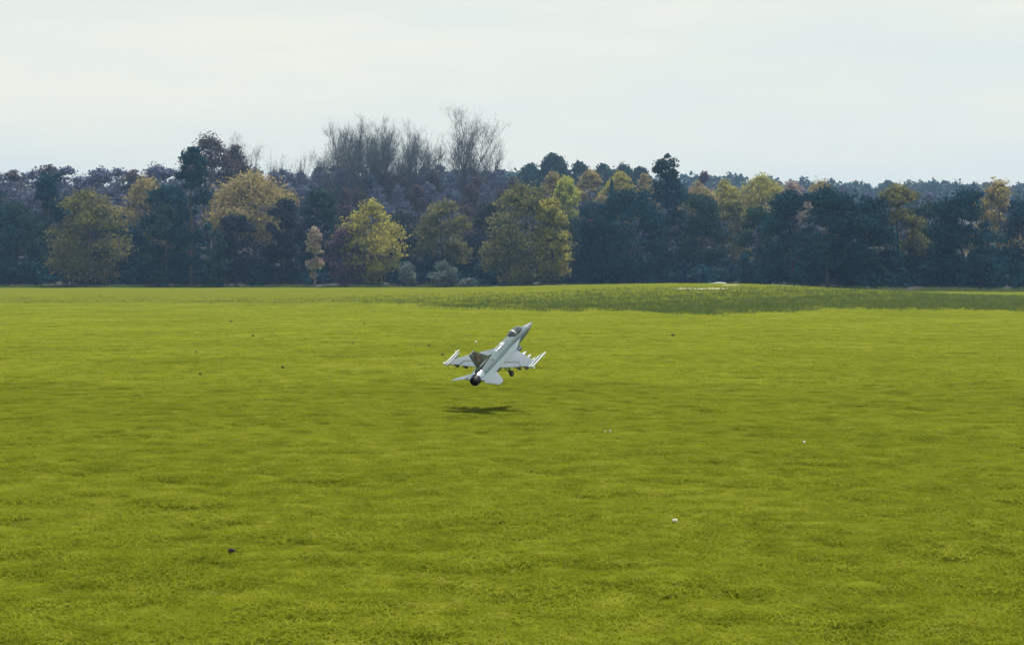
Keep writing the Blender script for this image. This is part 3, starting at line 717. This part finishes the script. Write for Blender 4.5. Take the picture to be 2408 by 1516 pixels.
# canopy
def bub(st0, st1, prof):
    return loft([(st0+(st1-st0)*t, w, zt, .30, 2.0) for t, w, zt in prof], 22)
can = jobj('canopy', *bub(2.35, 4.55, [(0, .06, .42), (.12, .22, .58), (.3, .34, .84), (.5, .41, 1.04), (.75, .445, 1.15), (1, .455, 1.16)]), M_glass)
jobj('canopy_frame', *loft([(4.55, .475, 1.185, .30, 2), (4.78, .475, 1.18, .30, 2)], 22), M_white, can)
jobj('rear_glass', *bub(4.78, 5.75, [(0, .45, 1.155), (.35, .42, 1.12), (.7, .34, 1.03), (1, .24, .92)]), M_glass)
jobj('spine', *loft([(5.7, .26, .95, .3, 2), (6.6, .40, .98, .3, 2), (8.0, .46, .95, .3, 2), (9.5, .44, .90, .3, 2), (11.5, .36, .82, .3, 2), (12.9, .3, .72, .3, 2)], 20), M_top, ang=60)
# white panel marks on the spine behind the canopy (bar, open box, chevron)
def ztop(st, y):
    z = -9
    for rows in (FUS, [(5.7, .26, .95, .3, 2), (6.6, .40, .98, .3, 2), (8.0, .46, .95, .3, 2), (9.5, .44, .90, .3, 2), (11.5, .36, .82, .3, 2), (12.9, .3, .72, .3, 2)]):
        sts = [r[0] for r in rows]
        if st < sts[0] or st > sts[-1]: continue
        w, zt, zb, e = [np.interp(st, sts, [r[i] for r in rows]) for i in range(1, 5)]
        if abs(y) < w: z = max(z, (zt+zb)/2+(zt-zb)/2*(1-(abs(y)/w)**e)**(1/e))
    return z
def strip(a, b, wd, lift=.03, seg=4):
    (s0, y0), (s1, y1) = a, b; d = Vector((s1-s0, y1-y0)); d.normalize(); p = Vector((-d.y, d.x))*wd/2
    V = []; F = []
    for i in range(seg+1):
        t = i/seg; c = Vector((s0+(s1-s0)*t, y0+(y1-y0)*t))
        for q in (c+p, c-p): V.append((q.x, q.y, ztop(q.x, q.y)+lift))
        for q in (c+p, c-p): V.append((q.x, q.y, ztop(q.x, q.y)-.03))
        if i:
            o = (i-1)*4; F += [(o, o+1, o+5, o+4), (o, o+4, o+6, o+2), (o+1, o+3, o+7, o+5)]
    return V, F
y0 = -.02
marks = plus(strip((8.95, y0-.28), (8.95, y0+.28), .14), strip((8.62, y0-.2), (7.85, y0-.2), .11), strip((8.62, y0+.2), (7.85, y0+.2), .11), strip((8.6, y0-.2), (8.6, y0+.2), .11),
             strip((7.88, y0-.2), (7.88, y0+.2), .11), strip((7.66, y0-.30), (7.30, y0-.02), .13), strip((7.66, y0+.30), (7.30, y0+.02), .13), strip((7.68, y0-.02), (7.36, y0-.02), .12), strip((7.22, y0-.3), (7.22, y0+.3), .13))
jobj('dorsal_marking', *marks, M_mark, smooth=False)
jobj('access_hatch', *strip((10.35, -.48), (10.75, -.48), .30, .025), M_dark, smooth=False)
jobj('access_panel', *strip((11.0, -.46), (11.5, -.46), .28, .025), M_grey, smooth=False)
# tail fin
fin_V, fin_F = panel([(9.3, 0, .82), (10.5, 0, 1.12), (12.98, 0, 2.95), (13.58, 0, 2.95), (12.62, 0, .98), (12.6, 0, .72)], .17, 'y', .35)
fin = jobj('tail_fin', fin_V, fin_F, M_fin, ang=25)
jobj('rudder', *panel([(12.72, 0, 1.05), (13.64, 0, 2.90), (14.06, 0, 2.90), (13.25, 0, 1.05)], .10, 'y', .5), M_fin, ang=25)
jobj('fin_cap', *panel([(12.95, 0, 2.965), (14.1, 0, 2.965), (14.14, 0, 3.09), (13.1, 0, 3.09)], .16, 'y', .7), M_grey, fin)
jobj('fin_base', *loft([(9.9, .05, .98, .7, 2), (10.8, .17, 1.06, .6, 2.4), (12.6, .22, 1.06, .55, 2.6), (13.55, .20, .98, .60, 2.4), (13.75, .10, .9, .68, 2)], 14), M_fin)
def disc(st, z, rs, rz, y, ph=0):
    n = 14; V = [(st+rs*math.cos(2*math.pi*i/n+ph)*(1+.15*math.sin(5*i)), y+dy, z+rz*math.sin(2*math.pi*i/n+ph)*(1+.15*math.cos(3*i))) for dy in (0, .02 if y > 0 else -.02) for i in range(n)]
    return V, [tuple(range(n)), tuple(range(2*n-1, n-1, -1))]+[(i, (i+1) % n, n+(i+1) % n, n+i) for i in range(n)]
for sgn in (1, -1):
    y = sgn*.092
    jobj('fin_artwork', *plus(disc(13.05, 2.15, .20, .30, y, .4), disc(12.28, 1.82, .18, .30, y, 1.1), disc(13.08, 2.78, .16, .12, y), disc(12.82, 1.30, .10, .14, y)), M_red, fin, smooth=False)
    jobj('fin_artwork', *plus(disc(12.62, 1.75, .08, .34, y, .2), disc(12.45, 2.35, .07, .25, y)), M_straw, fin, smooth=False)
# nozzle
jobj('tail_ring', *loft([(12.98, .665, .68, -.65, 2), (13.3, .655, .67, -.64, 2), (13.34, .63, .64, -.61, 2), (13.40, .64, .65, -.62, 2), (13.82, .60, .61, -.58, 2)], 28, (False, False)), M_silver)
nz = jobj('nozzle', *loft([(13.80, .585, .60, -.57, 2), (14.1, .57, .58, -.55, 2), (14.5, .50, .51, -.48, 2), (14.46, .45, .46, -.43, 2), (13.9, .40, .42, -.38, 2), (13.7, .05, .05, -.05, 2)], 28, (False, True)), M_nozzle)
pet = []
for i in range(14):
    a = 2*math.pi*(i+.5)/14; pet.append(rod((13.95, .59*math.cos(a), .015+.59*math.sin(a)), (14.48, .505*math.cos(a), .015+.505*math.sin(a)), .022, 4))
jobj('nozzle_petal_rib', *plus(*pet), M_dark, nz)

for sg in (1, -1):
    def y(v): return sg*v
    # wing with leading-edge flap and flaperon
    wing = jobj('wing', *panel([(6.86, y(1.36), .0), (7.0, y(1.40), 0), (9.62, y(4.62), .06), (10.85, y(4.62), .06), (10.85, y(3.55), .045), (10.08, y(3.50), .045), (9.92, y(1.40), 0), (9.9, y(1.30), 0)], .20, 'z', .35), M_grey, ang=20)
    jobj('flaperon', *panel([(10.06, y(1.40), -.02), (10.19, y(3.46), .045), (10.92, y(3.46), .01), (11.05, y(1.40), -.07)], .09, 'z', .4), M_grey, wing, ang=20)
    jobj('flap_gap', *panel([(9.90, y(1.42), .0), (10.06, y(3.52), .05), (10.22, y(3.48), .045), (10.09, y(1.42), -.005)], .05, 'z', 1.0), M_line, wing, smooth=False)
    jobj('leading_flap_line', *panel([(7.55, y(1.5), .09), (9.85, y(4.5), .09), (9.90, y(4.5), .09), (7.60, y(1.5), .09)], .03, 'z', 1.0), M_line, wing, smooth=False)
    # wingtip rail and missile
    jobj('missile_rail', *plus(box(8.5, 11.1, y(4.62), y(4.78), -.02, .20), panel([(8.5, y(4.62), .1), (8.2, y(4.7), .1), (8.5, y(4.78), .1)], .1, 'z', .9)), M_white, smooth=False)
    mi = jobj('missile', *body(7.55, 11.1, .085, y(5.02), .16, 10, .4, .1, .9), M_white)
    def fins(st0, st1, sp, yc, zc, name, par, sweep=.15, mat=M_white):
        P = []
        for k in range(4):
            a = math.pi/4+k*math.pi/2; dy, dz = math.cos(a), math.sin(a); P.append(([(st0, yc+dy*.05, zc+dz*.05), (st1, yc+dy*.05, zc+dz*.05), (st1, yc+dy*sp, zc+dz*sp), (st0+sweep, yc+dy*sp, zc+dz*sp),
              (st0, yc+dy*.05-dz*.02, zc+dz*.05+dy*.02), (st1, yc+dy*.05-dz*.02, zc+dz*.05+dy*.02), (st1, yc+dy*sp-dz*.02, zc+dz*sp+dy*.02), (st0+sweep, yc+dy*sp-dz*.02, zc+dz*sp+dy*.02)],
              [(0, 1, 2, 3), (7, 6, 5, 4), (0, 4, 5, 1), (1, 5, 6, 2), (2, 6, 7, 3), (3, 7, 4, 0)]))
        jobj(name, *plus(*P), mat, par, smooth=False)
    fins(8.1, 8.32, .24, y(5.02), .16, 'missile_fin', mi); fins(10.7, 11.05, .28, y(5.02), .16, 'missile_fin', mi)
    # stores under the wing
    for yc, r, s0, s1, z, nose, nm in ((2.15, .25, 6.3, 9.9, -.52, 1.3, 'fuel_tank'), (3.1, .14, 7.2, 10.7, -.40, .6, 'missile'), (4.0, .10, 8.1, 10.8, -.26, .45, 'missile')):
        py = jobj('pylon', *panel([(s0+1.6, y(yc), -.05), (s0+1.8, y(yc), z+r*.6), (s1-.35, y(yc), z+r*.6), (s1-.15, y(yc), -.05)], .12, 'y', .5), M_grey, smooth=False)
        st = jobj(nm, *body(s0, s1, r, y(yc), z, 12, nose, .5, .35), M_white)
        fins(s1-.65, s1-.08, r+.16, y(yc), z, 'store_fin', st, mat=M_grey)
        if nm == 'missile': fins(s0+.7, s0+.95, r+.13, y(yc), z, 'store_fin', st)
    # tailplane, ventral fin
    tw = .26 if sg > 0 else .02       # the left tailplane is set trailing edge up
    jobj('tailplane', *panel([(q, y(v), -.06-.17*(v-1.16)+(q-13.2)*tw) for q, v in ((11.55, 1.16), (13.25, 2.70), (13.75, 2.86), (14.36, 2.74), (14.42, 1.16))], .12, 'z', .3), M_grey, ang=20)
    jobj('ventral_fin', *panel([(10.6, y(.55), -.70), (12.3, y(.55), -.66), (12.2, y(.88), -1.30), (11.2, y(.88), -1.34)], .05, 'y', .6), M_grey, ang=20)
    # main undercarriage
    gear = jobj('main_gear_strut', *plus(rod((7.9, y(.55), -1.0), (8.72, y(1.02), -2.06), .075), rod((9.1, y(.55), -.85), (8.72, y(1.02), -2.04), .06), rod((8.45, y(1.1), -.35), (8.6, y(1.0), -1.8), .04), rod((8.72, y(.98), -2.08), (8.72, y(1.28), -2.08), .06)), M_grey)
    def wheel(st, yc, z, r, w, par):
        n = 20; V = []; F = []
        prof = [(-w, r*.62), (-w, r*.86), (-w*.6, r), (w*.6, r), (w, r*.86), (w, r*.62)]
        for i in range(n):
            a = 2*math.pi*i/n
            for dy, q in prof: V.append((st+q*math.cos(a), yc+dy, z+q*math.sin(a)))
        m = len(prof)
        for i in range(n):
            for k in range(m): F.append((i*m+k, i*m+(k+1) % m, ((i+1) % n)*m+(k+1) % m, ((i+1) % n)*m+k))
        wh = jobj('wheel', V, F, M_tyre, par)
        jobj('hub', *rod((st, yc-w*.8, z), (st, yc+w*.8, z), r*.63, 16), M_hub, wh, smooth=False)
    wheel(8.72, y(1.2), -2.08, .34, .13, gear)
    jobj('gear_door', *panel([(7.5, y(.66), -.98), (9.3, y(.66), -.98), (9.0, y(.9), -1.3), (7.7, y(.9), -1.35)], .04, 'y', .8), M_grey, smooth=False)
ng = jobj('nose_gear_strut', *plus(rod((5.3, 0, -1.3), (5.75, 0, -2.0), .06), rod((5.9, 0, -1.3), (5.6, 0, -1.75), .035), rod((5.75, -.13, -2.0), (5.75, .13, -2.0), .04)), M_grey)
wheel(5.75, 0, -2.02, .25, .08, ng)
jobj('antenna_blade', *panel([(2.35, 0, -.72), (2.6, 0, -.74), (2.62, 0, -1.0), (2.5, 0, -1.0)], .05, 'y', .6), M_white, smooth=False)

# ------------------------------------------------------------------ small things on the lawn
M_clod = plain('dark_earth', (.022, .016, .010), .95, var=.4, scale=60)
M_clod_greenish = plain('greenish_earth', (.060, .062, .016), .95, var=.4, scale=60)  # greener brown for the small clods, which sit partly hidden in the grass
M_peb = plain('white_stone', (.72, .72, .62), .7, var=.08, scale=50)
def lump(name, u, v, wpx, hpx, mat, label, cat, group):
    x, D = gpix(u, v); z = float(terrain(x, D)); rx = wpx/2*D/FOC; rz = hpx/2*D/FOC*1.15
    bm = bmesh.new(); bmesh.ops.create_icosphere(bm, subdivisions=3, radius=1)
    ph = rng.uniform(0, 6, 6)
    for q in bm.verts:
        p = q.co.copy(); k = 1+.18*math.sin(3.1*p.x+ph[0])*math.sin(2.7*p.y+ph[1])+.12*math.sin(6*p.z+5*p.x+ph[2])+.06*math.sin(11*p.y+ph[3])
        q.co = Vector((p.x*rx*k, p.y*rx*.8*k, p.z*rz*k))
    for f in bm.faces: f.smooth = True
    me = bpy.data.meshes.new(name); bm.to_mesh(me); bm.free()
    o = link(name, me, mat); o.location = (x, D, z+rz*(.6 if name == 'earth_clod' else .4)+.01); o.rotation_euler.z = rng.uniform(-.5, .5); tag(o, label, cat, group); return o
CG, PG = 'dark clods of earth on the lawn', 'white pebbles on the lawn'
for u, v, w, h, lb in ((542, 1313, 19, 10, 'largest dark clod of earth, in the near lawn at the lower left'), (664, 864, 9, 6, 'dark clod on the lawn left of the jet, nearest the jet tail level'),
    (594, 793, 6, 4, 'small dark clod far back on the left lawn, above the bigger one'), (830, 809, 7, 4, 'small dark clod between the left wing and the lawn clods'), (461, 832, 7, 5, 'small dark clod on the left lawn, upper of two near the side'),
    (470, 886, 7, 4, 'small dark clod on the left lawn, lower of two near the side'), (543, 757, 8, 3, 'flat dark clod farthest back on the left lawn'), (1041, 838, 7, 4, 'small dark clod just left of the jet wingtip missile'),
    (1008, 816, 7, 3, 'flat dark clod up and left of the jet wingtip'), (1183, 1206, 9, 5, 'dark clod in the open lawn below the jet shadow'), (1582, 789, 9, 4, 'dark clod on the lawn right of the jet nose'), (857, 762, 5, 3, 'tiny dark clod far back left of the jet')):
    lump('earth_clod', u, v, w, h, M_clod if w > 15 else M_clod_greenish, lb, 'clod', CG)
for u, v, w, h, lb in ((1588, 1236, 12, 7, 'largest white pebble, alone on the lower right lawn'), (1205, 1350, 8, 7, 'white pebble low in the middle of the near lawn'), (1424, 1016, 5, 4, 'left one of two close white pebbles right of the jet shadow'),
    (1436, 1016, 5, 4, 'right one of two close white pebbles right of the jet shadow'), (1893, 1051, 6, 5, 'white pebble on the far right of the lawn'), (1119, 808, 6, 4, 'pale pebble on the lawn just above the jet fin')):
    lump('pebble', u, v, w, h, M_peb, lb, 'pebble', PG)
sand('sand_patch', (1640, 694), 110, 1.7, 1.7, 'thin strip of bare sand across the grassy mound')
sand('sand_patch', (1725, 688), 118, .8, 1.6, 'small bare sandy spot right of the sand strip on the mound')
M_bould = plain('boulder_grey', (.26, .32, .30), .9, var=.25, scale=2)
lump('pale_boulder', 1690, 690, 30, 8, M_bould, 'low pale boulder at the wood edge behind the grassy mound', 'boulder', None)
pb = bpy.data.objects['pale_boulder']; pb.location = pix(1690, 669, 152); pb.scale = (1.7, 1.4, 1.5)
